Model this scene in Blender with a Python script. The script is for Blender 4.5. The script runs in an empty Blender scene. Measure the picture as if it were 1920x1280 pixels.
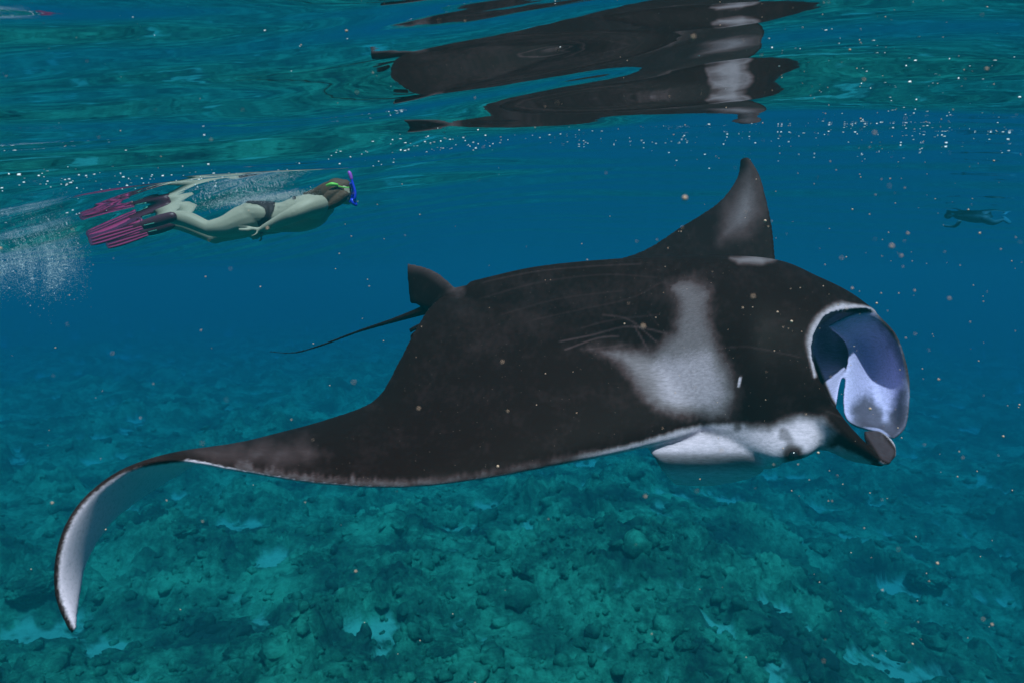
import bpy, bmesh, math, random
import numpy as np
from mathutils import Vector, Matrix
from mathutils.bvhtree import BVHTree

random.seed(7); rng = np.random.default_rng(11)
S = bpy.context.scene
COL = S.collection
R = math.radians

# ------------------------------------------------------------------ camera
F = 1251.0                      # focal length in pixels of a 1920 px wide picture
CAM = Vector((0, 0, -0.90))     # the mean water surface is at z = 0
PITCH = math.atan(120 / F)
cam_d = bpy.data.cameras.new('camera'); cam = bpy.data.objects.new('camera', cam_d)
COL.objects.link(cam); S.camera = cam
cam_d.sensor_width = 36; cam_d.lens = 36 * F / 1920
cam_d.clip_start = 0.02; cam_d.clip_end = 600
cam.location = CAM; cam.rotation_euler = (R(90) - PITCH, 0, 0)
cam_d.dof.use_dof = True; cam_d.dof.focus_distance = 3.0; cam_d.dof.aperture_fstop = 5.0

# ------------------------------------------------------------------ light
SUN_EL, SUN_AZ = R(66), R(165)   # azimuth measured from +Y towards +X: the sun stands behind the camera, to its right
w = bpy.data.worlds.new('World'); S.world = w; w.use_nodes = True
nt = w.node_tree; bg = nt.nodes['Background']
sky = nt.nodes.new('ShaderNodeTexSky'); sky.sky_type = 'NISHITA'; sky.sun_disc = False
sky.sun_elevation = SUN_EL; sky.sun_rotation = SUN_AZ
nt.links.new(sky.outputs[0], bg.inputs[0]); bg.inputs[1].default_value = 0.12
sd = bpy.data.lights.new('sun', 'SUN'); sd.energy = 5.0; sd.angle = R(2); sd.color = (1, 0.95, 0.88)
so = bpy.data.objects.new('sun', sd); COL.objects.link(so)
dsun = Vector((math.sin(SUN_AZ) * math.cos(SUN_EL), math.cos(SUN_AZ) * math.cos(SUN_EL), math.sin(SUN_EL)))
so.rotation_euler = dsun.to_track_quat('Z', 'Y').to_euler()
S.view_settings.view_transform = 'Standard'; S.view_settings.look = 'None'
S.view_settings.gamma = 1; S.view_settings.use_curve_mapping = False
S.view_settings.exposure = 0.0
S.render.engine = 'CYCLES'
c = S.cycles
c.use_denoising = True; c.denoiser = 'OPENIMAGEDENOISE'
c.max_bounces = 8; c.diffuse_bounces = 3; c.glossy_bounces = 4; c.volume_bounces = 2
c.transparent_max_bounces = 12; c.transmission_bounces = 4
c.caustics_reflective = False; c.caustics_refractive = False
c.sample_clamp_indirect = 4; c.volume_step_rate = 1

# ------------------------------------------------------------------ helpers
MPITCH = Matrix.Rotation(-PITCH, 3, 'X')
def P(px, py, d):
    """world point seen at (px, py) of the 1920 x 1280 picture, d metres in front of the camera"""
    return CAM + MPITCH @ Vector(((px - 960) / F * d, d, (640 - py) / F * d))

def tag(o, label=None, cat=None, group=None, kind=None):
    if label: o['label'] = label
    if cat: o['category'] = cat
    if group: o['group'] = group
    if kind: o['kind'] = kind
    return o
def empty(name, loc):
    o = bpy.data.objects.new(name, None); COL.objects.link(o); o.location = loc; o.empty_display_size = .1
    return o
def link(name, me, mat=None, parent=None):
    o = bpy.data.objects.new(name, me); COL.objects.link(o)
    if mat: me.materials.clear(); me.materials.append(mat)
    if parent:
        o.parent = parent; o.matrix_parent_inverse = Matrix.Translation(-parent.location) if parent.parent is None else Matrix.Identity(4)
    return o
def shade(me, smooth=True):
    me.polygons.foreach_set('use_smooth', [smooth] * len(me.polygons)); me.update()
def from_np(name, V, Fq, smooth=True):
    me = bpy.data.meshes.new(name)
    V = np.asarray(V, dtype=np.float32); Fq = np.asarray(Fq, dtype=np.int32)
    k = Fq.shape[1]
    me.vertices.add(len(V)); me.vertices.foreach_set('co', V.ravel())
    me.loops.add(Fq.size); me.loops.foreach_set('vertex_index', Fq.ravel())
    me.polygons.add(len(Fq)); me.polygons.foreach_set('loop_start', np.arange(0, Fq.size, k, dtype=np.int32))
    me.update(calc_edges=True); me.validate()
    if smooth: shade(me)
    return me

def cr(pts, n, closed=False):
    """Catmull-Rom through pts, resampled to n"""
    p = np.array(pts, dtype=float); m = len(p)
    t = np.linspace(0, m if closed else m - 1, n, endpoint=not closed)
    i = np.floor(t).astype(int)
    if not closed: i = np.clip(i, 0, m - 2)
    u = (t - i).reshape((-1,) + (1,) * (p.ndim - 1))
    if closed: g = lambda k: p[(i + k) % m]
    else:
        q = np.concatenate([[2 * p[0] - p[1]], p, [2 * p[-1] - p[-2]]]); g = lambda k: q[i + k + 1]
    a, b, c_, d = g(-1), g(0), g(1), g(2)
    return .5 * (2 * b + (c_ - a) * u + (2 * a - 5 * b + 4 * c_ - d) * u ** 2 + (3 * b - a - 3 * c_ + d) * u ** 3)

def perlin(x, y, seed=0):
    r = np.random.default_rng(seed); perm = r.permutation(512).astype(np.int64)
    ang = r.uniform(0, 2 * np.pi, 512); gx, gy = np.cos(ang), np.sin(ang)
    xi = np.floor(x).astype(np.int64); yi = np.floor(y).astype(np.int64); xf = x - xi; yf = y - yi
    u = xf ** 3 * (xf * (xf * 6 - 15) + 10); v = yf ** 3 * (yf * (yf * 6 - 15) + 10)
    def G(a, b):
        h = perm[(perm[a & 511] + b) & 511]
        return gx[h] * (x - a) + gy[h] * (y - b)
    n00, n10, n01, n11 = G(xi, yi), G(xi + 1, yi), G(xi, yi + 1), G(xi + 1, yi + 1)
    return (n00 * (1 - u) + n10 * u) * (1 - v) + (n01 * (1 - u) + n11 * u) * v
def fbm(x, y, octv, seed=0, gain=.5, ridged=False):
    s = 0; a = 1
    for k in range(octv):
        n = perlin(x * 2 ** k + 17.3 * k, y * 2 ** k - 9.1 * k, seed + k)
        s = s + a * ((.5 - np.abs(n)) * 2 - .6 if ridged else n * 1.4); a *= gain
    return s
def worley(x, y, seed=0):
    """distance to nearest feature point and a random value of that cell"""
    r = np.random.default_rng(seed); jx = r.random(4096); jy = r.random(4096); jv = r.random(4096)
    xi = np.floor(x).astype(np.int64); yi = np.floor(y).astype(np.int64)
    best = np.full(x.shape, 9.); val = np.zeros(x.shape)
    for a in (-1, 0, 1):
        for b in (-1, 0, 1):
            cx, cy = xi + a, yi + b; h = (cx * 73 + cy * 149 + (cx * cy) % 57) & 4095
            d = np.hypot(cx + jx[h] - x, cy + jy[h] - y); m = d < best
            best = np.where(m, d, best); val = np.where(m, jv[h], val)
    return best, val
def sstep(a, b, x):
    t = np.clip((x - a) / (b - a), 0, 1); return t * t * (3 - 2 * t)

# ------------------------------------------------------------------ materials
def mat(name, col, rough=.6, spec=.3, bump=0, bscale=40, var=0, vscale=6, detail=5):
    m = bpy.data.materials.new(name); m.use_nodes = True; t = m.node_tree; b = t.nodes['Principled BSDF']
    b.inputs['Base Color'].default_value = (*col, 1); b.inputs['Roughness'].default_value = rough
    b.inputs['Specular IOR Level'].default_value = spec
    tc = t.nodes.new('ShaderNodeTexCoord')
    if var:
        n = t.nodes.new('ShaderNodeTexNoise'); n.inputs['Scale'].default_value = vscale; n.inputs['Detail'].default_value = detail
        t.links.new(tc.outputs['Object'], n.inputs['Vector'])
        r = t.nodes.new('ShaderNodeValToRGB'); r.color_ramp.elements[0].position = .3; r.color_ramp.elements[1].position = .7
        r.color_ramp.elements[0].color = (*[x * (1 - var) for x in col], 1); r.color_ramp.elements[1].color = (*[min(1, x * (1 + var)) for x in col], 1)
        t.links.new(n.outputs[0], r.inputs[0]); t.links.new(r.outputs[0], b.inputs['Base Color'])
    if bump:
        n = t.nodes.new('ShaderNodeTexNoise'); n.inputs['Scale'].default_value = bscale; n.inputs['Detail'].default_value = 6
        t.links.new(tc.outputs['Object'], n.inputs['Vector'])
        bp = t.nodes.new('ShaderNodeBump'); bp.inputs['Strength'].default_value = bump; bp.inputs['Distance'].default_value = .01
        t.links.new(n.outputs[0], bp.inputs['Height']); t.links.new(bp.outputs[0], b.inputs['Normal'])
    return m

M_water = bpy.data.materials.new('water_surface'); M_water.use_nodes = True
t = M_water.node_tree; t.nodes.clear()
out = t.nodes.new('ShaderNodeOutputMaterial'); mx = t.nodes.new('ShaderNodeMixShader')
tr = t.nodes.new('ShaderNodeBsdfTransparent'); gl = t.nodes.new('ShaderNodeBsdfGlossy'); gl.inputs['Roughness'].default_value = .03
tr.inputs[0].default_value = (.98, .99, 1, 1); gl.inputs[0].default_value = (.97, .98, 1, 1)
fr = t.nodes.new('ShaderNodeFresnel'); fr.inputs[0].default_value = 1.333
tc = t.nodes.new('ShaderNodeTexCoord'); mp = t.nodes.new('ShaderNodeMapping'); mp.inputs['Scale'].default_value = (2.2, 7, 1)
ns = t.nodes.new('ShaderNodeTexNoise'); ns.inputs['Scale'].default_value = 1.0; ns.inputs['Detail'].default_value = 3
bp = t.nodes.new('ShaderNodeBump'); bp.inputs['Strength'].default_value = .06; bp.inputs['Distance'].default_value = .02
t.links.new(tc.outputs['Object'], mp.inputs[0]); t.links.new(mp.outputs[0], ns.inputs['Vector']); t.links.new(ns.outputs[0], bp.inputs['Height'])
for n_ in (gl, fr): t.links.new(bp.outputs[0], n_.inputs['Normal'])
t.links.new(fr.outputs[0], mx.inputs[0]); t.links.new(tr.outputs[0], mx.inputs[1]); t.links.new(gl.outputs[0], mx.inputs[2])
t.links.new(mx.outputs[0], out.inputs[0])

# ------------------------------------------------------------------ sea surface
def surf_h(x, y):
    x0 = x; x = np.where(x > 1.5, 1.5 + .25 * (x - 1.5), x)
    h = -.26 + .36 * np.cos(2 * np.pi * (x - 1.5 + .10 * (y - 4.5)) / 13); x = x0
    h = h - .25 * (1 - sstep(3.0, 6.0, y)) * sstep(-4, 0, y) * (.35 + .65 * sstep(-2.5, 0, x))
    h = h + .040 * np.sin(2 * np.pi * (y + .06 * x - 3.75) / 3.0) * (1 - .8 * sstep(4, 7, y)) * sstep(-4, 0, y)
    h = h - .16 * (1 - sstep(-4.2, -2.0, x)) * sstep(2.5, 5, y) + .16 * np.exp(-((x + 1.1) / 1.3) ** 2 - ((y - 5.2) / 1.3) ** 2) - .05 * np.exp(-((x + 3.3) / .9) ** 2 - ((y - 5.0) / .9) ** 2)
    far = 1 / (1 + (np.hypot(x, y) / 45) ** 2)
    h = h * far
    def wv(a, L, deg, ph, mx=1.2, L2=3.1):
        th = R(deg); k = 2 * np.pi / L
        u = x * np.sin(th) + y * np.cos(th) + .35 * L * perlin(x / (L * mx * 2.2), y / (L * 1.6), int(L * 100)) * 2
        m = .55 + .9 * (perlin(x / (L * L2), y / (L * L2), int(L * 77)) + .35)
        return a * np.sin(k * u + ph) * np.clip(m, 0, 1.6)
    d = wv(.022, 1.9, 12, 1.0) + wv(.018, 1.05, -9, 2.2) + wv(.0140, .60, 4, .4) + wv(.0026, .32, -10, 0) + wv(.0004, .16, 5, 1)
    calm = .22 + .78 / (1 + (np.hypot(x, y) / 4.6) ** 4)
    loc = np.exp(-((x + 2.3) / 1.9) ** 2 - ((y - 5.2) / 1.2) ** 2)     # extra ripples added to break up the swimmer's mirror image
    d = d + loc * (wv(.016, .42, -8, .7) + wv(.007, .21, 11, 0))
    return h + d * calm
def ring_grid(thetas, rs, cx=0, cy=0):
    T, Rr = np.meshgrid(thetas, rs)
    return cx + Rr * np.sin(T), cy + Rr * np.cos(T)
def polar_faces(nr, nth):
    i, j = np.meshgrid(np.arange(nr - 1), np.arange(nth), indexing='ij'); j2 = (j + 1) % nth
    a = i * nth + j; b = i * nth + j2; c_ = (i + 1) * nth + j2; d = (i + 1) * nth + j
    return np.stack([a, b, c_, d], -1).reshape(-1, 4)
def thetas(front, back):
    return np.concatenate([np.linspace(-R(52), R(52), front, endpoint=False), np.linspace(R(52), 2 * np.pi - R(52), back, endpoint=False)])
th = thetas(520, 130); rs = np.concatenate([[.02, .3, .6], np.geomspace(.9, 180, 420)])
X, Y = ring_grid(th, rs); Z = surf_h(X, Y)
V = np.stack([X, Y, Z], -1).reshape(-1, 3)
fc = polar_faces(len(rs), len(th))[:, ::-1]
me = from_np('water_surface', V, fc)
if me.polygons[1000].normal.z < 0: me.flip_normals()
water = link('water_surface', me, M_water); tag(water, 'rippled underside of the sea surface with mirror-like reflections', kind='structure')

# ------------------------------------------------------------------ seabed
SB = -7.2
def bed_h(x, y):
    big = fbm(x / 9 + 3, y / 9, 3, 21) * .6 - 1.5 * sstep(2.5, 10, x)
    wx = x + .35 * perlin(x / 1.1, y / 1.1, 4); wy = y + .35 * perlin(x / 1.1 + 9, y / 1.1, 5)
    d1, v1 = worley(wx / 1.9, wy / 1.9, 31); d2, v2 = worley(wx / .72 + 5, wy / .72, 32); d3, v3 = worley(wx / .27, wy / .27 + 3, 33)
    d4, v4 = worley(wx / .11, wy / .11 + 3, 34)
    sandl = fbm(x / 1.5 + 40, y / 1.5, 2, 51, .5)
    sandm = fbm(x / 1.5 + 40, y / 1.5, 4, 51, .5) + .32 * fbm(x / .5, y / .5, 5, 61, .7)
    rock = 1 - .85 * sstep(.42, .76, sandm + .5 * np.clip(.12 - d3 * .2, -.1, .1))
    h = .34 * np.sqrt(np.clip(1 - (d1 / .95) ** 2, 0, 1)) * v1 + .20 * np.sqrt(np.clip(1 - (d2 / .8) ** 2, 0, 1)) * (.1 + v2)
    h += .07 * np.sqrt(np.clip(1 - (d3 / .8) ** 2, 0, 1)) * (.2 + v3) + .035 * np.clip(1 - (d4 / .8) ** 2, 0, 1) * (.2 + v4)
    h += .22 * fbm(x / 1.5, y / 1.5, 3, 71, .55, ridged=True) + .085 * fbm(x / .4, y / .4, 5, 75, .6)
    h = h * (.45 + .75 * sstep(-.4, .5, fbm(x / 3, y / 3, 2, 90)))
    return SB + big + (.10 + 1.15 * (1 - sstep(.18, .60, sandl))) * h + .012 * fbm(x / .3, y / .3, 2, 81), 1 - (1 - rock) * (1 - sstep(.06, .26, (.10 + 1.15 * (1 - sstep(.18, .60, sandl))) * h)), d2 / .8
th = thetas(780, 80); rs = np.concatenate([[.1, 2, 4], np.geomspace(5.5, 70, 560), np.geomspace(74, 190, 12)])
X, Y = ring_grid(th, rs); Z, rock, cav = bed_h(X, Y)
me = from_np('seabed', np.stack([X, Y, Z], -1).reshape(-1, 3), polar_faces(len(rs), len(th))[:, ::-1])
if me.polygons[1000].normal.z < 0: me.flip_normals()
at_ = me.attributes.new('rock', 'FLOAT', 'POINT'); at_.data.foreach_set('value', rock.astype(np.float32).ravel())

def rock_mat(name, use_attr):
    m = bpy.data.materials.new(name); m.use_nodes = True; t = m.node_tree; b = t.nodes['Principled BSDF']
    b.inputs['Roughness'].default_value = .95; b.inputs['Specular IOR Level'].default_value = .05
    tc = t.nodes.new('ShaderNodeTexCoord')
    n = t.nodes.new('ShaderNodeTexNoise'); n.inputs['Scale'].default_value = 5; n.inputs['Detail'].default_value = 10; n.inputs['Roughness'].default_value = .75
    t.links.new(tc.outputs['Object'], n.inputs['Vector'])
    nb = t.nodes.new('ShaderNodeTexNoise'); nb.inputs['Scale'].default_value = .75; nb.inputs['Detail'].default_value = 4
    t.links.new(tc.outputs['Object'], nb.inputs['Vector'])
    ad = t.nodes.new('ShaderNodeMath'); ad.operation = 'MULTIPLY_ADD'; ad.inputs[1].default_value = 1.15; t.links.new(nb.outputs[0], ad.inputs[0])
    t.links.new(n.outputs[0], ad.inputs[2])
    r = t.nodes.new('ShaderNodeValToRGB'); e = r.color_ramp.elements
    e[0].position = .43; e[0].color = (.010, .045, .040, 1); e[1].position = .64; e[1].color = (.045, .38, .235, 1)
    k = e.new(.53); k.color = (.018, .16, .10, 1)
    hf = t.nodes.new('ShaderNodeMath'); hf.operation = 'MULTIPLY'; hf.inputs[1].default_value = .5; t.links.new(ad.outputs[0], hf.inputs[0]); t.links.new(hf.outputs[0], r.inputs[0])
    last = r.outputs[0]
    if use_attr:
        a = t.nodes.new('ShaderNodeAttribute'); a.attribute_name = 'rock'
        s = t.nodes.new('ShaderNodeMix'); s.data_type = 'RGBA'
        s.inputs['A'].default_value = (.10, .52, .42, 1)
        t.links.new(a.outputs['Fac'], s.inputs['Factor']); t.links.new(last, s.inputs['B']); last = s.outputs['Result']
    t.links.new(last, b.inputs['Base Color'])
    n2 = t.nodes.new('ShaderNodeTexNoise'); n2.inputs['Scale'].default_value = 14; n2.inputs['Detail'].default_value = 8; n2.inputs['Roughness'].default_value = .7
    t.links.new(tc.outputs['Object'], n2.inputs['Vector'])
    bp = t.nodes.new('ShaderNodeBump'); bp.inputs['Strength'].default_value = .9; bp.inputs['Distance'].default_value = .08
    t.links.new(n2.outputs[0], bp.inputs['Height']); t.links.new(bp.outputs[0], b.inputs['Normal'])
    return m
M_bed = rock_mat('reef_rock', True); M_coral = rock_mat('coral_rock', False)
bed = link('seabed', me, M_bed); tag(bed, 'coral rubble seabed with pale sand patches', kind='structure')

# ------------------------------------------------------------------ water body (haze box)
bm = bmesh.new(); bmesh.ops.create_cube(bm, size=1)
hm = bpy.data.meshes.new('haze'); bm.to_mesh(hm); bm.free()
M_haze = bpy.data.materials.new('sea_water'); M_haze.use_nodes = True; t = M_haze.node_tree; t.nodes.clear()
out = t.nodes.new('ShaderNodeOutputMaterial'); pv = t.nodes.new('ShaderNodeVolumePrincipled')
DENS = 0.18
pv.inputs['Density'].default_value = DENS
pv.inputs['Color'].default_value = (.003, .057, .069, 1)
pv.inputs['Absorption Color'].default_value = (.18, .587, .79, 1)
pv.inputs['Anisotropy'].default_value = 0.1
t.links.new(pv.outputs[0], out.inputs['Volume'])
haze = link('haze', hm, M_haze); haze.scale = (400, 400, 13.0); haze.location = (0, 0, 1.0 - 6.5)
tag(haze, 'blue sea water fading the far reef', kind='stuff')

# ------------------------------------------------------------------ closed-volume builders for bodies
class Vol:
    def __init__(s): s.V = []; s.F = []; s.n = 0
    def add(s, V, Fs):
        V = [tuple(v) for v in V]; s.V += V; s.F += [tuple(i + s.n for i in f) for f in Fs]; s.n += len(V)
    def loft(s, rings, cap0=True, cap1=True):
        m = len(rings); n = len(rings[0]); V = np.concatenate(rings); Fs = []
        for i in range(m - 1):
            for j in range(n):
                j2 = (j + 1) % n; Fs.append((i * n + j, i * n + j2, (i + 1) * n + j2, (i + 1) * n + j))
        V = list(map(tuple, V))
        for flag, i, rev in ((cap0, 0, True), (cap1, m - 1, False)):
            if flag:
                c_ = tuple(np.mean(rings[i], 0)); V.append(c_); ci = len(V) - 1
                for j in range(n):
                    j2 = (j + 1) % n
                    Fs.append((i * n + j2, i * n + j, ci) if rev else (i * n + j, i * n + j2, ci))
        s.add(V, Fs)
    def tube(s, pts, rad, n=10, seg=None, flat=None):
        """round tube through pts with radii rad; flat = (vector, factor) squashes it along a direction"""
        k = seg or max(2, len(pts) * 4)
        p = cr([list(a) for a in pts], k); r = cr([[a] for a in rad], k)[:, 0]
        r = np.maximum(r, min(rad) * .6)
        T = np.gradient(p, axis=0); T /= np.linalg.norm(T, axis=1)[:, None] + 1e-9
        up = np.array([0, 0, 1.]) if abs(T[0][2]) < .9 else np.array([0, 1., 0]); rings = []
        for i in range(k):
            a = np.cross(T[i], up); a /= np.linalg.norm(a) + 1e-9; b = np.cross(a, T[i]); up = b
            q = np.linspace(0, 2 * np.pi, n, endpoint=False)
            o = r[i] * (np.cos(q)[:, None] * a + np.sin(q)[:, None] * b)
            if flat is not None:
                fv = np.array(flat[0], float); fv /= np.linalg.norm(fv); o = o - (o @ fv)[:, None] * fv * (1 - flat[1])
            rings.append(p[i] + o)
        # rounded ends
        e0 = [p[0] + (rings[0] - p[0]) * f - T[0] * r[0] * g for f, g in ((.35, .9), (.75, .62))]
        e1 = [p[-1] + (rings[-1] - p[-1]) * f + T[-1] * r[-1] * g for f, g in ((.75, .62), (.35, .9))]
        s.loft(e0 + rings + e1)
    def sheet(s, grid, th, nu=24, nv=24):
        """closed curved plate through a grid of 3-D points, half thickness th (rounded rim)"""
        g = np.array([[list(p) for p in row] for row in grid], float)
        g = cr(g, nu); g = np.swapaxes(cr(np.swapaxes(g, 0, 1), nv), 0, 1)
        du = np.gradient(g, axis=0); dv = np.gradient(g, axis=1); N = np.cross(du, dv)
        N /= np.linalg.norm(N, axis=2)[..., None] + 1e-9
        a = np.linspace(0, 1, nu)[:, None]; b = np.linspace(0, 1, nv)[None]
        e = np.minimum(np.minimum(a, 1 - a) * nu, np.minimum(b, 1 - b) * nv)
        tt = th * np.clip(.45 + e * .3, 0, 1)
        top = g + N * tt[..., None]; bot = g - N * tt[..., None]
        V = np.concatenate([top.reshape(-1, 3), bot.reshape(-1, 3)]); o = nu * nv; Fs = []
        for i in range(nu - 1):
            for j in range(nv - 1):
                q = (i * nv + j, i * nv + j + 1, (i + 1) * nv + j + 1, (i + 1) * nv + j)
                Fs.append(q[::-1]); Fs.append(tuple(k + o for k in q))
        bd = [(0, j) for j in range(nv)] + [(i, nv - 1) for i in range(1, nu)] + [(nu - 1, j) for j in range(nv - 2, -1, -1)] + [(i, 0) for i in range(nu - 2, 0, -1)]
        bd = [i * nv + j for i, j in bd]
        for k in range(len(bd)):
            p_, q_ = bd[k], bd[(k + 1) % len(bd)]; Fs.append((p_, q_, q_ + o, p_ + o))
        s.add(V, Fs)
    def mesh(s, name):
        me = bpy.data.meshes.new(name); me.from_pydata(s.V, [], s.F); me.update(); 
        bm = bmesh.new(); bm.from_mesh(me); bmesh.ops.recalc_face_normals(bm, faces=bm.faces); bm.to_mesh(me); bm.free()
        return me
def remesh(vol, name, voxel, smooth=4):
    me = vol.mesh(name + '_source'); o = bpy.data.objects.new('source', me); COL.objects.link(o)
    md = o.modifiers.new('r', 'REMESH'); md.mode = 'VOXEL'; md.voxel_size = voxel; md.adaptivity = 0
    md = o.modifiers.new('s', 'SMOOTH'); md.factor = .5; md.iterations = smooth
    dg = bpy.context.evaluated_depsgraph_get(); res = bpy.data.meshes.new_from_object(o.evaluated_get(dg)); res.name = name
    bpy.data.objects.remove(o); bpy.data.meshes.remove(me); shade(res)
    return res
def coords(me):
    a = np.empty(len(me.vertices) * 3, np.float32); me.vertices.foreach_get('co', a); return a.reshape(-1, 3)
def normals(me):
    a = np.empty(len(me.vertices) * 3, np.float32); me.vertices.foreach_get('normal', a); return a.reshape(-1, 3)

# ------------------------------------------------------------------ manta ray
st = [  # leading edge (px, py, d), trailing edge (px, py, d), thickness above, thickness below
    ((136,1190,1.55),(142,1184,1.56),.006,.004),
    ((106,1115,1.56),(150,1128,1.62),.009,.006),
    ((108,1035,1.58),(163,1058,1.70),.010,.007),
    ((134,966,1.63),(203,988,1.80),.012,.008),
    ((180,914,1.70),(262,938,1.95),.014,.009),
    ((245,876,1.79),(335,890,2.12),.016,.010),
    ((330,862,1.88),(405,850,2.30),.020,.012),
    ((450,882,1.98),(500,818,2.50),.026,.014),
    ((600,906,2.08),(612,786,2.70),.034,.016),
    ((760,913,2.20),(703,748,2.85),.045,.02),
    ((920,895,2.33),(745,680,3.00),.06,.03),
    ((1060,868,2.45),(775,622,3.15),.08,.05),
    ((1200,838,2.55),(798,584,3.30),.10,.08),
    ((1330,795,2.66),(815,566,3.42),.12,.10),
    ((1400,680,2.90),(830,556,3.52),.10,.10),
    ((1440,590,3.15),(880,545,3.66),.04,.10),
    ((1456,520,3.35),(1040,508,3.78),.02,.06),
    ((1454,480,3.48),(1185,478,3.84),.02,.03),
    ((1449,430,3.62),(1272,428,3.92),.018,.02),
    ((1439,380,3.76),(1346,380,3.98),.015,.015),
    ((1424,328,3.90),(1380,336,4.02),.012,.012),
    ((1405,296,3.99),(1388,299,4.04),.010,.010)]
Lp = cr([list(P(*a[0])) for a in st], 210); Tp = cr([list(P(*a[1])) for a in st], 210); tk = cr([[a[2], a[3]] for a in st], 210)
mid = (Lp + Tp) / 2; sp = np.gradient(mid, axis=0); ch = Tp - Lp
N = np.cross(sp, ch); N /= np.linalg.norm(N, axis=1)[:, None]
for _ in range(6): N[1:-1] = (N[:-2] + 2 * N[1:-1] + N[2:]) / 4
N /= np.linalg.norm(N, axis=1)[:, None]
tq = (1 - np.cos(np.linspace(0, np.pi, 36))) / 2
prof = np.sqrt(tq) * (1 - tq) ** .9 * 2.05 ; prof = prof / prof.max(); edge = np.sin(np.pi * tq) ** .35
rings = []
for i in range(210):
    base = Lp[i] + tq[:, None] * ch[i]
    upp = base + N[i] * (prof * tk[i, 0] + edge * .006)[:, None]
    low = base - N[i] * (prof * tk[i, 1] + edge * .006)[:, None]
    rings.append(np.concatenate([upp, low[-2:0:-1]]))
mv = Vol(); mv.loft(rings)

hr = [  # rings round head and trunk, from the mouth rim backwards
    [(1598,577,2.80),(1545,592,2.66),(1521,662,2.56),(1560,760,2.50),(1566,778,2.68),(1583,702,2.98),(1645,640,3.12),(1645,585,2.97)],
    [(1560,540,2.88),(1490,580,2.68),(1466,668,2.56),(1500,775,2.51),(1530,845,2.53),(1540,745,2.95),(1605,640,3.16),(1610,565,3.02)],
    [(1500,510,2.94),(1430,560,2.72),(1410,675,2.57),(1430,790,2.53),(1475,866,2.54),(1500,780,2.96),(1565,645,3.22),(1560,545,3.10)],
    [(1440,490,3.00),(1370,555,2.78),(1350,680,2.64),(1370,795,2.58),(1420,872,2.62),(1480,850,3.0),(1540,680,3.28),(1500,520,3.18)],
    [(1360,482,3.08),(1290,555,2.86),(1260,680,2.74),(1290,790,2.66),(1350,862,2.78),(1410,830,3.1),(1460,650,3.36),(1430,510,3.26)],
    [(1200,484,3.20),(1140,575,3.00),(1110,690,2.92),(1170,780,2.90),(1230,820,3.0),(1300,770,3.25),(1340,630,3.46),(1290,515,3.36)],
    [(1010,500,3.34),(970,570,3.22),(960,650,3.16),(1000,700,3.2),(1040,700,3.3),(1090,650,3.42),(1110,580,3.50),(1060,520,3.46)],
    [(880,528,3.46),(862,552,3.42),(860,580,3.42),(880,590,3.45),(900,590,3.50),(915,575,3.55),(915,550,3.56),(900,532,3.52)]]
hr = np.array([[list(P(*q)) for q in ring] for ring in hr])
hr = cr(hr, 60); hr = np.array([cr(r_, 56, closed=True) for r_ in hr])
cav = []
for i in range(0, 26):
    c_ = hr[i].mean(0); f = 1 - (i / 25) ** 4 * .75
    wall = .016 + .05 * (i / 25); dvec = hr[i] - c_; L = np.linalg.norm(dvec, axis=1)[:, None]
    cav.append(c_ + dvec * np.clip((L - wall) / L, .1, 1) * f)
mv.loft(cav[::-1] + list(hr))

# far cephalic lobe, near cephalic lobe, its rolled tip, gill belly
mv.sheet([[P(*q) for q in r_] for r_ in [
    [(1550,612,2.90),(1585,594,2.92),(1615,585,2.93),(1642,584,2.94)],
    [(1588,650,3.02),(1620,640,3.07),(1655,630,3.02),(1682,632,2.93)],
    [(1586,700,2.97),(1630,700,3.08),(1670,695,3.03),(1703,700,2.90)],
    [(1581,750,2.86),(1625,755,2.99),(1670,755,2.97),(1705,756,2.85)],
    [(1588,786,2.79),(1630,790,2.9),(1670,795,2.9),(1697,800,2.80)],
    [(1612,800,2.76),(1635,808,2.8),(1656,816,2.8),(1676,823,2.77)]]], .011, 34, 26)
mv.sheet([[P(*q) for q in r_] for r_ in [
    [(1480,690,2.66),(1480,760,2.56),(1480,810,2.55),(1490,850,2.56)],
    [(1543,735,2.56),(1543,775,2.50),(1548,812,2.51),(1545,845,2.54)],
    [(1590,796,2.50),(1590,815,2.46),(1590,840,2.48),(1592,862,2.53)],
    [(1625,834,2.46),(1628,845,2.44),(1630,858,2.46),(1628,868,2.50)],
    [(1656,866,2.43),(1657,868,2.42),(1658,870,2.43),(1656,872,2.46)]]], .010, 30, 24)
mv.sheet([[P(*q) for q in r_] for r_ in [
    [(1618,808,2.62),(1620,820,2.57),(1626,836,2.48)],
    [(1648,806,2.62),(1652,828,2.60),(1645,853,2.46)],
    [(1670,822,2.58),(1672,842,2.56),(1660,868,2.43)],
    [(1679,846,2.52),(1677,858,2.49),(1668,871,2.44)]]], .009, 24, 20)
mv.sheet([[P(*q) for q in r_] for r_ in [
    [(1214,832,2.66),(1290,812,2.67),(1370,806,2.62),(1440,830,2.57)],
    [(1216,843,2.60),(1290,842,2.60),(1370,842,2.585),(1440,846,2.55)],
    [(1228,862,2.60),(1298,864,2.60),(1375,862,2.59),(1438,860,2.55)],
    [(1243,884,2.64),(1310,887,2.64),(1385,880,2.62),(1434,872,2.57)],
    [(1264,907,2.71),(1335,909,2.71),(1400,897,2.68),(1430,882,2.66)]]], .010, 28, 34)
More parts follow.
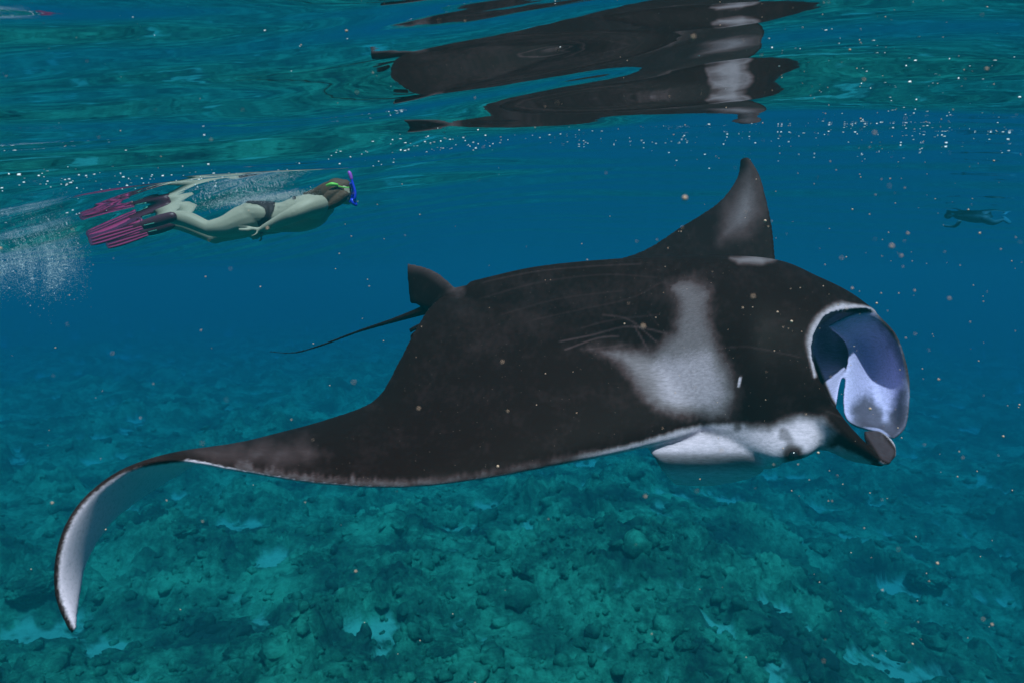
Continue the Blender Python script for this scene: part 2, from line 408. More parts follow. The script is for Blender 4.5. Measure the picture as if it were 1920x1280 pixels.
# dorsal fin, tail, pelvic fins
mv.tube([P(930,560,3.45), P(850,562,3.55), P(800,580,3.62), P(740,600,3.70), P(670,622,3.78), P(600,648,3.86), P(550,661,3.92), P(506,659,3.98)],
        [.10, .06, .030, .016, .010, .0085, .0075, .0065], 10, 60)
mv.sheet([[P(*q) for q in r_] for r_ in [
    [(850,536,3.52),(838,560,3.54),(828,585,3.56)],
    [(822,512,3.56),(812,545,3.56),(800,578,3.58)],
    [(795,500,3.60),(788,535,3.60),(782,572,3.61)],
    [(763,493,3.65),(764,520,3.64),(769,570,3.64)]]], .009, 22, 18)
mv.sheet([[P(*q) for q in r_] for r_ in [
    [(815,598,3.5),(812,612,3.5)],[(790,604,3.52),(788,616,3.52)],[(766,616,3.55),(768,626,3.55)]]], .009, 12, 8)
mv.sheet([[P(*q) for q in r_] for r_ in [
    [(800,606,3.46),(800,640,3.46)],[(782,616,3.48),(782,650,3.48)],[(768,628,3.50),(772,652,3.50)]]], .008, 12, 8)
ray_me = remesh(mv, 'body', .0075, 10)
co = coords(ray_me)
ed = np.empty(len(ray_me.edges) * 2, np.int32); ray_me.edges.foreach_get('vertices', ed); ed = ed.reshape(-1, 2)
_q = (co - np.array(CAM)) @ np.array(MPITCH); _u = 960 + F * _q[:, 0] / _q[:, 1]; _v = 640 - F * _q[:, 2] / _q[:, 1]
wm = sstep(1000, 1100, _u) * (1 - sstep(1395, 1450, _u)) * sstep(500, 540, _v) * (1 - sstep(770, 800, _v)) * (_q[:, 1] < 3.15) * .5
deg = np.bincount(ed.ravel(), minlength=len(co)).astype(float)[:, None]
for _ in range(90):                                   # blend the join of wing root and head
    acc = np.zeros_like(co, dtype=float)
    for k in range(3): acc[:, k] = np.bincount(ed[:, 0], co[ed[:, 1], k], len(co)) + np.bincount(ed[:, 1], co[ed[:, 0], k], len(co))
    co = co + wm[:, None] * (acc / deg - co)
ray_me.vertices.foreach_set('co', co.astype(np.float32).ravel()); ray_me.update(); nr = normals(ray_me)
CAMv = np.array(CAM); MP = np.array(MPITCH)

# skin pattern: pigment per vertex, measured on the animal's own dorsal/lateral plane
def plane(a):                 # flat coordinates of a point across the flank of the animal (its own fixed frame)
    q = (np.atleast_2d(a) - CAMv) @ MP
    return np.stack([960 + F * q[:, 0] / q[:, 1], 640 - F * q[:, 2] / q[:, 1]], -1), q[:, 1]
uv, dep = plane(co)
u_, v_ = uv[:, 0], uv[:, 1]
def poly_dist(pts):
    """signed distance in flank units to a closed polygon, positive inside"""
    p = np.array(pts, float); n = len(p); d = np.full(len(uv), 1e9); ins = np.zeros(len(uv), bool)
    for i in range(n):
        a, b = p[i], p[(i + 1) % n]; ab = b - a
        tt = np.clip(((uv - a) @ ab) / (ab @ ab), 0, 1); d = np.minimum(d, np.hypot(*(uv - a - tt[:, None] * ab).T))
        c1 = (a[1] > uv[:, 1]) != (b[1] > uv[:, 1])
        with np.errstate(divide='ignore', invalid='ignore'):
            xi = (b[0] - a[0]) * (uv[:, 1] - a[1]) / (b[1] - a[1] + 1e-12) + a[0]
        ins ^= c1 & (uv[:, 0] < xi)
    return np.where(ins, d, -d)
def line_dist(pts):
    p = cr([list(q) for q in pts], 8 * len(pts)); d = np.full(len(uv), 1e9)
    for a, b in zip(p[:-1], p[1:]):
        ab = b - a; tt = np.clip(((uv - a) @ ab) / (ab @ ab + 1e-9), 0, 1); d = np.minimum(d, np.hypot(*(uv - a - tt[:, None] * ab).T))
    return d
nz = fbm(u_ / 28, v_ / 28, 4, 5); nz2 = fbm(u_ / 9, v_ / 12, 3, 6)
# dorsal or ventral side by the wing frame of the nearest station
from mathutils.kdtree import KDTree
kt = KDTree(210)
for i in range(210): kt.insert(mid[i], i)
kt.balance()
near = np.array([kt.find(Vector(p_))[1] for p_ in co[::1]]) if len(co) < 60000 else None
if near is None:
    # nearest station by chunks
    near = np.empty(len(co), int)
    for k in range(0, len(co), 20000):
        dd = ((co[k:k + 20000, None, :] - mid[None, ::3]) ** 2).sum(-1); near[k:k + 20000] = np.argmin(dd, 1) * 3
dors = (nr * N[near]).sum(1)
white = 1 - sstep(-.35, .05, dors + .05 * nz2)          # the underside is white
stn = near / 209 * 21
body = (u_ > 1390)                                      # head: handled by its own polygons
white = np.where(body, 0, white)
white = np.where((dep > 3.42) & (u_ < 900), 0, white)   # tail and its fins
white = np.where(u_ < 345, np.clip(white, 0, 1), white)
def put(mask, val): 
    global white
    white = white * (1 - mask) + val * mask
# shoulder patch
sh = poly_dist([(1245,530),(1300,520),(1332,545),(1330,600),(1345,650),(1372,700),(1384,740),(1364,784),(1320,780),(1240,776),(1205,757),(1180,725),(1150,690),(1080,655),(1100,640),(1170,640),(1225,650),(1262,620),(1268,570)])
put(sstep(-18, 26, sh + 4 * nz + 3 * nz2 - 16 * sstep(1300, 1150, u_)) * (.75 + .25 * sstep(560, 700, v_)), .30)
put(sstep(0, 40, poly_dist([(1200,665),(1340,640),(1385,745),(1340,790),(1230,770)]) + 5 * nz) * .6, .62)
# far shoulder sliver, wing patches
put(sstep(-6, 8, poly_dist([(1370,484),(1420,478),(1456,486),(1430,496),(1385,494)]) + 2 * nz) * (dep < 3.3), .28)
put(sstep(-25, 60, poly_dist([(1360,400),(1385,335),(1405,305),(1425,340),(1430,400),(1400,440),(1350,450)]) + 5 * nz) * .9 * (dep > 3.4), .32)
put(sstep(-30, 50, poly_dist([(350,845),(450,832),(560,830),(600,850),(520,870),(430,868)]) + 12 * nz) * (dors > 0) * .8, .17)
# pale leading edge
le = line_dist([(1390,800),(1300,806),(1200,835),(1060,866),(920,893),(760,911),(600,903),(450,879)])
streak = fbm(u_ / 7, v_ / 60, 3, 15)
put(sstep(20, 3, le + (4 + 7 * sstep(800, 650, u_)) * streak) * (.45 + .3 * nz) * (u_ < 1120) * (dep < 2.75), .26)
put(sstep(12, 0, le + 2 * streak) * sstep(1050, 1150, u_) * (dep < 2.75), .75)
# head: pale cheek round the eye, belly, lobe faces
ck = poly_dist([(1385,800),(1440,805),(1500,782),(1545,788),(1562,812),(1545,835),(1500,868),(1400,900),(1250,915),(1205,840),(1300,812)])
put(sstep(-16, 16, ck + 3 * nz + 1.5 * nz2) * (dep < 3.3), .88)
put(sstep(0, 8, ck) * sstep(1420, 1340, u_) * .5 * (dep < 3.3), .5)
put(sstep(0, 10, poly_dist([(1540,836),(1575,830),(1640,862),(1640,880),(1540,870),(1440,880)]) + 3 * nz2) * (dep < 2.7), .6)
ey = np.hypot(u_ - 1484, (v_ - 850) * 1.1); put(sstep(30, 8, ey + 6 * nz) * (dep < 2.75), .04)
put(sstep(16, 5, line_dist([(1484,850),(1478,825),(1470,815)]) + 4 * nz) * .6 * (dep < 2.75), .15)
put(sstep(842, 858, v_) * sstep(1440, 1405, u_) * sstep(-6, 4, ck) * (dep < 3.3), .42 + .5 * sstep(868, 892, v_))  # belly flap toned down where sunlit, paler below to offset its shade
# mouth cavity and far lobe inner face
mo = poly_dist([(1524,660),(1535,612),(1570,584),(1640,586),(1690,650),(1707,740),(1700,800),(1676,826),(1600,806),(1560,745)])
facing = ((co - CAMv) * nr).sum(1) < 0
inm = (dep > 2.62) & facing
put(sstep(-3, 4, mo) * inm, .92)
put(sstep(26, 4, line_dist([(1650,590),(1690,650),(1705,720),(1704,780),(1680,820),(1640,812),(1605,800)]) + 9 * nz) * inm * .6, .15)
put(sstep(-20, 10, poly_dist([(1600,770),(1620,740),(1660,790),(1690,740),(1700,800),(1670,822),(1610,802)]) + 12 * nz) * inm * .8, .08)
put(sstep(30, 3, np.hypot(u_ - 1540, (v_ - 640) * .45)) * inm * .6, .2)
# pale lips
ring_ = line_dist([(1528,705),(1521,660),(1532,612),(1570,580),(1625,577),(1660,598)]); put(sstep(18, 0, ring_ * (1 + 2.2 * sstep(640, 700, v_) + 2.4 * sstep(1570, 1640, u_)) + 2 * nz2) * sstep(1665, 1630, u_) * (mo < 3) * (dep < 3.1), .62)
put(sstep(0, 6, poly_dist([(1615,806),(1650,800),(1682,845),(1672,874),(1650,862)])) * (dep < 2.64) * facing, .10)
put(sstep(4, 1, line_dist([(1606,802),(1650,806),(1676,830),(1682,850),(1670,874),(1650,866)])) * .8, .7)
put(sstep(20, 2, line_dist([(764,497),(800,503),(838,530),(860,545)])) * (dep > 3.4) * .8, .12)
# dark rim of the curled wing tip
rim = line_dist([(340,856),(245,872),(178,912),(132,964),(106,1035),(104,1115),(134,1190)])
put(sstep(12, 6, rim + 1.2 * nz2) * (dep < 1.95), .02)
# scratches and specks
sc_ = [[(1050,640),(1110,628),(1180,612),(1250,625)],[(1060,655),(1120,634),(1160,630)],[(1130,590),(1180,600),(1230,640)],[(1190,612),(1215,655)],
       [(880,535),(1000,510),(1100,500),(1200,495)],[(900,560),(1010,530),(1130,515),(1230,520)],[(1000,600),(1090,580),(1180,560),(1240,530)],
       [(1330,655),(1400,650),(1480,665),(1500,670)],[(1090,615),(1150,600),(1235,590)],[(940,590),(1050,560),(1170,545)],[(1215,585),(1235,612)],[(1100,655),(1180,645)],[(1550,770),(1565,776),(1585,785)]]
for i, L_ in enumerate(sc_):
    wdt = .9 if i > 3 else 1.3
    put(sstep(wdt + 1.5, .4, line_dist(L_)) * (.07 if i > 3 else .17) * (dep < 3.4), .45)
dk = rng.random(len(co)); 
put((sstep(14, 2, line_dist([(1387,712),(1384,735),(1383,800)])) * .7) * (dep < 2.9), .02)
put(sstep(4, 1, line_dist([(1388,708),(1385,722)])) * (dep < 2.9), .8)
sa = sstep(-40, 60, poly_dist([(820,560),(1000,500),(1300,485),(1350,560),(1100,620),(850,700)]) + 20 * nz)
put(sa * .5 * (dors > 0) * (dep > 2.6) * (white < .1), .02)
white = white + (white < .12) * np.clip(.012 * fbm(u_ / 60, v_ / 45, 4, 301) + .010 * nz2, -.01, .05)
vio = sstep(-3, 3, mo) * inm * .9  # blue-violet cast of the light in the mouth, tinted into the skin
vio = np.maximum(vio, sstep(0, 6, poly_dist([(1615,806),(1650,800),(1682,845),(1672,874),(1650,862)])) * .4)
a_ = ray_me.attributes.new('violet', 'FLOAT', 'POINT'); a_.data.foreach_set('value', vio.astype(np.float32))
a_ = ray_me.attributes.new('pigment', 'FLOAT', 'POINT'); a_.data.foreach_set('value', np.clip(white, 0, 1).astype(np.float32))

M_ray = bpy.data.materials.new('ray_skin'); M_ray.use_nodes = True; t = M_ray.node_tree; b = t.nodes['Principled BSDF']
a = t.nodes.new('ShaderNodeAttribute'); a.attribute_name = 'pigment'
tc = t.nodes.new('ShaderNodeTexCoord'); n = t.nodes.new('ShaderNodeTexNoise'); n.inputs['Scale'].default_value = 90; n.inputs['Detail'].default_value = 6; n.inputs['Roughness'].default_value = .7
mpp = t.nodes.new('ShaderNodeMapping'); mpp.inputs['Rotation'].default_value = (0, 0, R(-32)); mpp.inputs['Scale'].default_value = (.35, 1.3, 1.3)
t.links.new(tc.outputs['Object'], mpp.inputs[0]); t.links.new(mpp.outputs[0], n.inputs['Vector'])
ma = t.nodes.new('ShaderNodeMath'); ma.operation = 'MULTIPLY_ADD'; ma.inputs[1].default_value = 1.1; 
sub = t.nodes.new('ShaderNodeMath'); sub.operation = 'SUBTRACT'; sub.inputs[1].default_value = .5
t.links.new(n.outputs[0], sub.inputs[0]); t.links.new(sub.outputs[0], ma.inputs[0])
mul = t.nodes.new('ShaderNodeMath'); mul.operation = 'MULTIPLY'; t.links.new(a.outputs['Fac'], mul.inputs[0]); t.links.new(ma.outputs[0], mul.inputs[1])
ma.inputs[2].default_value = 1.0
ramp = t.nodes.new('ShaderNodeValToRGB'); e = ramp.color_ramp.elements
e[0].position = 0; e[0].color = (.013, .0045, .0030, 1); e[1].position = 1; e[1].color = (.93, .76, .88, 1)
for p_, cc in ((.08, (.06, .034, .034)), (.3, (.20, .165, .18)), (.6, (.50, .42, .49))):
    k = e.new(p_); k.color = (*cc, 1)
t.links.new(mul.outputs[0], ramp.inputs[0])
# tiny pale flecks
vo = t.nodes.new('ShaderNodeTexVoronoi'); vo.inputs['Scale'].default_value = 34; t.links.new(tc.outputs['Object'], vo.inputs['Vector'])
lt = t.nodes.new('ShaderNodeMath'); lt.operation = 'LESS_THAN'; lt.inputs[1].default_value = .06; t.links.new(vo.outputs['Distance'], lt.inputs[0])
ml = t.nodes.new('ShaderNodeMath'); ml.operation = 'MULTIPLY'; ml.inputs[1].default_value = .5; t.links.new(lt.outputs[0], ml.inputs[0])
mixf = t.nodes.new('ShaderNodeMix'); mixf.data_type = 'RGBA'; mixf.inputs['B'].default_value = (.22, .16, .13, 1)
t.links.new(ml.outputs[0], mixf.inputs['Factor']); t.links.new(ramp.outputs[0], mixf.inputs['A'])
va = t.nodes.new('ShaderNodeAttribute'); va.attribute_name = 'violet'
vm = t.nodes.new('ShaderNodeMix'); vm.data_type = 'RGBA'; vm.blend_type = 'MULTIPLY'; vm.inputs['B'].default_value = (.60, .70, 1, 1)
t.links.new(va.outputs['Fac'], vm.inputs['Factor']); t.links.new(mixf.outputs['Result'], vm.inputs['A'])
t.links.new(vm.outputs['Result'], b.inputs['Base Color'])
b.inputs['Roughness'].default_value = .5; b.inputs['Specular IOR Level'].default_value = .03
bp = t.nodes.new('ShaderNodeBump'); bp.inputs['Strength'].default_value = .12; bp.inputs['Distance'].default_value = .006
t.links.new(n.outputs[0], bp.inputs['Height']); t.links.new(bp.outputs[0], b.inputs['Normal'])

ray = empty('manta_ray', P(1150, 640, 3.1))
tag(ray, 'large black manta ray with open mouth, pale shoulder patches and curled near wing tip', 'manta ray')
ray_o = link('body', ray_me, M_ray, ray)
bv = BVHTree.FromPolygons([tuple(v) for v in co], [tuple(p_.vertices) for p_ in ray_me.polygons])
d_ = (P(1487, 852, 1) - CAM).normalized(); hit = bv.ray_cast(CAM, d_)
M_eye = mat('eye_black', (.01, .01, .012), .15, .6)
def ball(name, loc, r, m, parent=None, sub=2, scale=(1, 1, 1)):
    bm = bmesh.new(); bmesh.ops.create_icosphere(bm, subdivisions=sub, radius=r, matrix=Matrix.Translation(loc) @ Matrix.Diagonal((*scale, 1)))
    me = bpy.data.meshes.new(name); bm.to_mesh(me); bm.free(); shade(me); return link(name, me, m, parent)
if hit[0] is not None: ball('eye', hit[0] + d_ * .004, .017, M_eye, ray, 3)

# ------------------------------------------------------------------ ray / terrain queries
def dirn(px, py): return np.array((P(px, py, 1) - CAM).normalized())
def hit_surface(px, py):
    d = dirn(px, py); tt = np.geomspace(.6, 40, 900); p = np.array(CAM) + d * tt[:, None]
    h = surf_h(p[:, 0], p[:, 1]); m = np.nonzero(p[:, 2] > h)[0]
    return p[m[0]] if len(m) else None
def hit_bed(px, py):
    d = dirn(px, py); tt = np.linspace(5, 45, 1600); p = np.array(CAM) + d * tt[:, None]
    h = bed_h(p[:, 0], p[:, 1])[0]; m = np.nonzero(p[:, 2] < h)[0]
    return p[m[0]] if len(m) else None

# ------------------------------------------------------------------ corals and rubble
def ico(sub):
    bm = bmesh.new(); bmesh.ops.create_icosphere(bm, subdivisions=sub, radius=1)
    V = np.array([v.co[:] for v in bm.verts]); Fq = np.array([[v.index for v in f.verts] for f in bm.faces]); bm.free(); return V, Fq
def mound_mesh(seed):
    V, Fq = ico(5); r = np.random.default_rng(seed)
    d1 = np.min([np.linalg.norm(V - c_, axis=1) for c_ in (lambda q: q / np.linalg.norm(q, axis=1)[:, None])(r.normal(size=(26, 3)))], axis=0)
    d2 = np.min([np.linalg.norm(V - c_, axis=1) for c_ in (lambda q: q / np.linalg.norm(q, axis=1)[:, None])(r.normal(size=(260, 3)))], axis=0)
    k = .78 + .34 * np.sqrt(np.clip(1 - (d1 / .55) ** 2, 0, 1)) + .10 * np.sqrt(np.clip(1 - (d2 / .17) ** 2, 0, 1))
    k += .10 * perlin(V[:, 0] * 4 + 3, V[:, 1] * 4 + V[:, 2] * 3, seed)
    k += .16 * perlin(V[:, 0] * 9 + 3, V[:, 1] * 9 + V[:, 2] * 7, seed + 1) + .10 * perlin(V[:, 0] * 21 + V[:, 2] * 9, V[:, 1] * 21, seed + 2)
    V = V * k[:, None]; V[:, 2] *= .48
    return from_np('coral_mound', V, Fq)
mounds = [mound_mesh(100 + k) for k in range(5)]
MP_ = [(1000, 1062, .55, 'broad rounded coral mound below the middle of the near wing edge'),
       (585, 1050, .45, 'lumpy coral mound right of the dark hollow under the curled wing'),
       (470, 1215, .50, 'coral mound near the bottom edge, right of the wing tip'),
       (262, 1235, .42, 'coral mound at the bottom edge just under the wing tip'),
       (1230, 1010, .50, 'coral mound beneath the pale belly of the manta'),
       (1535, 1020, .45, 'coral mound beneath the eye of the manta'),
       (1740, 1080, .50, 'coral mound below and right of the manta mouth'),
       (830, 1215, .45, 'coral mound at the bottom edge left of the central sand patch'),
       (1440, 1205, .48, 'coral mound near the bottom edge between two sand patches'),
       (1850, 960, .60, 'coral mound by the right edge of the reef'),
       (330, 985, .48, 'coral mound seen inside the bend of the curled wing'),
       (700, 965, .42, 'small coral mound just below the lowest point of the near wing'),
       (60, 1090, .50, 'coral mound at the left edge beside the hanging wing tip')]
for i, (px, py, r_, lab) in enumerate(MP_):
    p = hit_bed(px, py)
    if p is None: continue
    o = bpy.data.objects.new('coral_mound', mounds[i % 5]); COL.objects.link(o)
    if i < 5: mounds[i].materials.append(M_coral)
    o.location = (p[0], p[1], p[2] - .06); o.scale = (r_ * random.uniform(.7, .9), r_ * random.uniform(.65, .85), r_ * .8); o.rotation_euler = (0, 0, random.uniform(0, 6))
    tag(o, lab, 'coral', 'coral mounds on the reef')
VV = []; FF = []; n0 = 0
for N_, sub, k0, th0 in ((5200, 1, .016, .012), (2300, 2, .030, .035)):
    V0, F0 = ico(sub); rr = 6.5 * (34 / 6.5) ** (rng.random(N_) ** 1.15); aa = rng.uniform(-R(46), R(46), N_)
    xx, yy = rr * np.sin(aa), rr * np.cos(aa); zz, rk, _ = bed_h(xx, yy)
    for k in range(N_):
        if rk[k] < rng.random() * .9: continue
        s_ = rng.gamma(2.0, k0) + th0; A = np.array(Matrix.Rotation(rng.uniform(0, 6.3), 3, 'Z') @ Matrix.Rotation(rng.uniform(0, .7), 3, 'X'))
        o3 = rng.uniform(0, 50, 3); q3 = V0 * 1.7 + o3
        nn_ = perlin(q3[:, 0] + q3[:, 2], q3[:, 1] - q3[:, 2] * .6, int(k) % 40)
        v = (V0 * (1 + .9 * nn_[:, None] + rng.uniform(-.13, .13, (len(V0), 1))) * s_ * rng.uniform(.6, 1.5, 3) * (1, 1, .75)) @ A.T + (xx[k], yy[k], zz[k] + s_ * .1)
        VV.append(v); FF.append(F0 + n0); n0 += len(V0)
rub = link('coral_rubble', from_np('coral_rubble', np.concatenate(VV), np.concatenate(FF), smooth=False), M_coral)
tag(rub, 'broken coral rubble strewn over the reef', kind='stuff')

# ------------------------------------------------------------------ snorkeler
M_skin = mat('skin', (.38, .35, .27), .5, .2, var=.08, vscale=6)
M_hair = mat('brown_hair', (.10, .055, .032), .6, .2, bump=.5, bscale=60)
M_suit = mat('dark_swimsuit', (.035, .020, .022), .6, .2)
M_pink = mat('pink_rubber', (.36, .03, .13), .5, .3)
M_dpink = mat('dark_purple_rubber', (.07, .012, .05), .4, .4)
M_boot = mat('plum_rubber', (.07, .014, .03), .45, .4)
M_black = mat('black_rubber', (.02, .012, .016), .45, .4)
M_blue = mat('blue_plastic', (.02, .05, .75), .3, .4)
M_purp = mat('purple_plastic', (.40, .10, .65), .3, .4)
M_green = mat('lime_plastic', (.20, .70, .10), .4, .3)
M_teal = mat('teal_plastic', (.10, .38, .30), .4, .3)
M_glass = mat('mask_glass', (.45, .5, .8), .08, .6)
K = 5.2 / F
def Q(a, d=5.2): return P(a[0], a[1], d)
def T(vol, pts, rad, n=14, seg=None, flat=None): vol.tube([P(*p) for p in pts], [r * K for r in rad], n, seg, flat)
per = empty('person', P(500, 410, 5.2))
tag(per, 'snorkeler with brown hair, dark swimsuit bottom and pink fins swimming under the surface', 'person')
bvv = Vol()
T(bvv, [(300,407,5.1),(325,408,5.1),(352,412,5.1),(385,426,5.1),(402,430,5.1)], [8,12.5,15,13.5,14])
T(bvv, [(395,429,5.1),(425,425,5.12),(455,414,5.15),(482,406,5.18)], [15,21,27,28])
T(bvv, [(292,424,5.32),(325,420,5.32),(352,424,5.32),(385,438,5.32),(404,446,5.32)], [8,11,14,13,12.5])
T(bvv, [(402,444,5.32),(430,434,5.32),(460,424,5.3),(486,412,5.27)], [13,18,22,24])
T(bvv, [(470,405,5.22),(498,407,5.22),(530,408,5.22),(562,402,5.22),(590,394,5.22),(606,387,5.22)], [27,28,28,33,31,22], 20, flat=None)
T(bvv, [(470,402,5.15),(492,402,5.15)], [24,22])
T(bvv, [(590,390,5.08),(597,388,5.36)], [21,20])
T(bvv, [(602,384,5.22),(622,374,5.22),(634,368,5.22)], [15,12,13])
T(bvv, [(630,364,5.22),(642,365,5.22),(650,370,5.22)], [20,20.5,15], 18)
T(bvv, [(655,372,5.22),(663,371,5.22)], [4,3])
T(bvv, [(598,384,5.02),(578,390,4.96),(550,403,4.92),(520,417,4.97),(494,429,5.02)], [18,17,14,10.5,6.8])
T(bvv, [(494,429,5.02),(484,431,5.02),(474,430,5.02)], [6.5,7,6.5], flat=((0,0,1),.6))
for pts in ([(472,427,5.02),(460,425,5.03),(446,425.5,5.03)],[(472,429,5.01),(460,428.5,5.0),(448,429,5.0)],[(472,431,5.01),(460,431.5,4.99),(449,432,5.0)],[(473,433,5.02),(463,434.5,5.0),(454,435,5.0)],[(484,434,5.0),(479,440,4.98),(472,443,4.98)]):
    T(bvv, pts, [2.3,2.1,1.8], 8)
T(bvv, [(595,392,5.42),(560,410,5.48),(525,428,5.46),(500,434,5.40),(486,438,5.38)], [13,11,9,7,6.5])
for pts in ([(484,437,5.38),(474,437,5.38),(466,436,5.38)],[(484,440,5.37),(475,441,5.36),(468,441,5.36)],[(485,443,5.37),(477,445,5.36),(470,446,5.36)],[(486,445,5.38),(480,448,5.37),(474,449,5.37)],[(490,442,5.36),(490,449,5.35),(486,453,5.35)]):
    T(bvv, pts, [2.4,2.2,1.9], 8)
pb = remesh(bvv, 'body', .0085, 6)
sn = link('body', pb, M_skin, per)
pc = coords(pb); pn = normals(pb); puv = (pc - CAMv) @ MP; pu = np.stack([960 + F * puv[:, 0] / puv[:, 1], 640 - F * puv[:, 2] / puv[:, 1]], -1)
def inpoly(q, p):
    p = np.array(p, float); ins = np.zeros(len(q), bool)
    for i in range(len(p)):
        a, b = p[i], p[(i + 1) % len(p)]; c1 = (a[1] > q[:, 1]) != (b[1] > q[:, 1])
        with np.errstate(divide='ignore', invalid='ignore'): ins ^= c1 & (q[:, 0] < (b[0] - a[0]) * (q[:, 1] - a[1]) / (b[1] - a[1] + 1e-12) + a[0])
    return ins
def garment(name, poly, m, off, dmin=0):
    """cloth shell: the body's own faces inside a cut line, lifted off the skin and given a thickness"""
    ok = inpoly(pu, poly) & (puv[:, 1] > dmin); idx = -np.ones(len(pc), int); Fs = []
    for f in pb.polygons:
        v = list(f.vertices)
        if all(ok[i] for i in v): Fs.append(v)
    used = sorted({i for f in Fs for i in f}); idx[used] = np.arange(len(used))
    V = np.concatenate([pc[used] + pn[used] * off, pc[used] + pn[used] * off * .2]); k = len(used)
    F2 = [[idx[i] for i in f] for f in Fs] + [[idx[i] + k for i in f][::-1] for f in Fs]
    return link(name, from_np(name, V, np.array(F2)), m, per)
garment('swimsuit_bottom', [(446,360),(520,366),(514,396),(494,440),(486,438),(480,408),(466,388)], M_suit, .006, 5.08)
garment('swimsuit_strap', [(546,362),(554,362),(558,388),(551,388)], M_suit, .006, 5.12)
hv = Vol()
T(hv, [(646,350,5.22),(632,354,5.22),(618,362,5.22)], [14,20,17], 16)
T(hv, [(636,356,5.14),(620,366,5.12),(606,378,5.11)], [10,10,6], 10)
T(hv, [(640,350,5.24),(615,354,5.24),(590,362,5.26),(570,364,5.28)], [12,13,8,3], 10)
T(hv, [(636,358,5.3),(615,362,5.32),(596,374,5.34)], [12,11,6], 10)
T(hv, [(646,366,5.12),(634,376,5.12),(622,384,5.12),(613,391,5.12)], [9,10,8,4], 10)
link('hair', remesh(hv, 'hair', .009, 4), M_hair, per)
def part(name, vol, m, parent, sm=True):
    me = vol.mesh(name); shade(me, sm); return link(name, me, m, parent)
mk = Vol(); mk.tube([P(659,347,5.14), P(663,358,5.14), P(660,370,5.16), P(660,370,5.29), P(663,358,5.31), P(659,347,5.30), P(658,346,5.2), P(659,347,5.14)], [3.2*K]*8, 8, 50)
msk = part('diving_mask', mk, M_blue, per)
g_ = Vol(); g_.sheet([[P(660,348,5.15),P(661,348,5.22),P(660,348,5.30)],[P(664,358,5.15),P(666,358,5.22),P(664,358,5.30)],[P(661,369,5.16),P(662,369,5.22),P(661,369,5.29)]], .003, 8, 8)
part('lens', g_, M_glass, msk)
g_ = Vol(); g_.tube([P(657,352,5.13), P(645,352,5.11), P(632,349,5.09)], [1.2*K]*3, 8, 16); g_.tube([P(632,347,5.09), P(622,346,5.08), P(613,348,5.10)], [2.6*K, 3.6*K, 2.4*K], 8, 12); part('strap', g_, M_green, msk)
sk = Vol(); sk.tube([P(656,379,5.18), P(661,378,5.14), P(665,374,5.10), P(666,360,5.09), P(661,343,5.09), P(657,328,5.09)], [2.4*K, 3.2*K, 2.8*K, 2.2*K, 2.2*K, 2.2*K], 10, 40)
snk = part('snorkel', sk, M_blue, per)
g_ = Vol(); g_.tube([P(659,336,5.09), P(657,329,5.09), P(655,324,5.09)], [2.9*K, 3.6*K, 3.2*K], 10, 8); part('snorkel_tip', g_, M_purp, snk)
g_ = Vol(); g_.tube([P(660,376,5.12), P(664,381,5.12), P(667,384,5.12)], [4*K, 5*K, 3.6*K], 10, 8); part('mouthpiece', g_, M_blue, snk)
def fin(ax, tip, wid, d):
    """swim fin along pixels ax -> tip"""
    a, b = np.array(ax, float), np.array(tip, float); u = (b - a) / np.linalg.norm(b - a); nn = np.array([-u[1], u[0]]); L = np.linalg.norm(b - a)
    pt = lambda s_, w_, dd=0: P(*(a + u * L * s_ + nn * w_), d + dd)
    fv = Vol(); fv.tube([pt(-.03, 0), pt(.12, 0), pt(.28, 0), pt(.42, 0)], [9*K, 10*K, 9*K, 6*K], 14, 16, ((0, 1, 0), .75))
    f_ = part('foot_pocket', fv, M_boot, per)
    bl = Vol(); rows = []
    for s_, w_ in ((.34, 7.5), (.5, 9), (.7, wid * .88), (.88, wid), (1.0, wid * .78)):
        rows.append([pt(s_, -w_, -.05), pt(s_ * 1.01, -w_ * .4, -.02), pt(s_ * 1.01, w_ * .4, .02), pt(s_, w_, .05)])
    bl.sheet(rows, .0035, 26, 16); bb = part('blade', bl, M_dpink, per)
    for k, o_ in enumerate((-.9, -.3, .3, .9)):
        g_ = Vol(); g_.tube([pt(.36, 7.5 * o_, .05 * o_ - .012), pt(.6, 9.5 * o_, .05 * o_ - .012), pt(.8, wid * .92 * o_, .05 * o_ - .012), pt(.97, wid * .82 * o_, .05 * o_ - .012)], [1.7*K, 2.3*K, 2.5*K, 1.4*K], 8, 14)
        part('rib', g_, M_pink if k % 5 else M_pink, bb)
    g_ = Vol(); g_.tube([pt(.2, -2, -.05), pt(.32, -1, -.05)], [.9*K, .9*K], 8, 8); part('stripe', g_, M_teal, f_)
fin((318, 408), (168, 452), 11.5, 5.02); fin((316, 423), (200, 458), 11, 5.26)

# ------------------------------------------------------------------ far diver
M_wet = mat('haze_tinted_wetsuit', (.01, .09, .15), .6, .1); M_cyan = mat('cyan_rubber', (.02, .24, .42), .5, .2)  # wetsuit colour shifted towards the water blue, painting in extra haze
dv = Vol(); DD = 9.6; K2 = DD / F
def T2(vol, pts, rad, n=10): vol.tube([P(*p) for p in pts], [r * K2 for r in rad], n)
T2(dv, [(1796,404,DD),(1812,404,DD),(1832,408,DD),(1848,409,DD)], [8,11.5,11,9])
T2(dv, [(1794,404,DD),(1786,403,DD),(1778,404,DD)], [4.5,4.5,8])
T2(dv, [(1846,406,DD),(1860,402,DD),(1874,393,DD+.1)], [7.5,5.5,3.2])
T2(dv, [(1846,411,DD-.2),(1862,418,DD-.2),(1880,413,DD-.2)], [7.5,5.5,3.2])
T2(dv, [(1800,400,DD-.25),(1782,396,DD-.4),(1762,390,DD-.5)], [4.5,3.5,3])
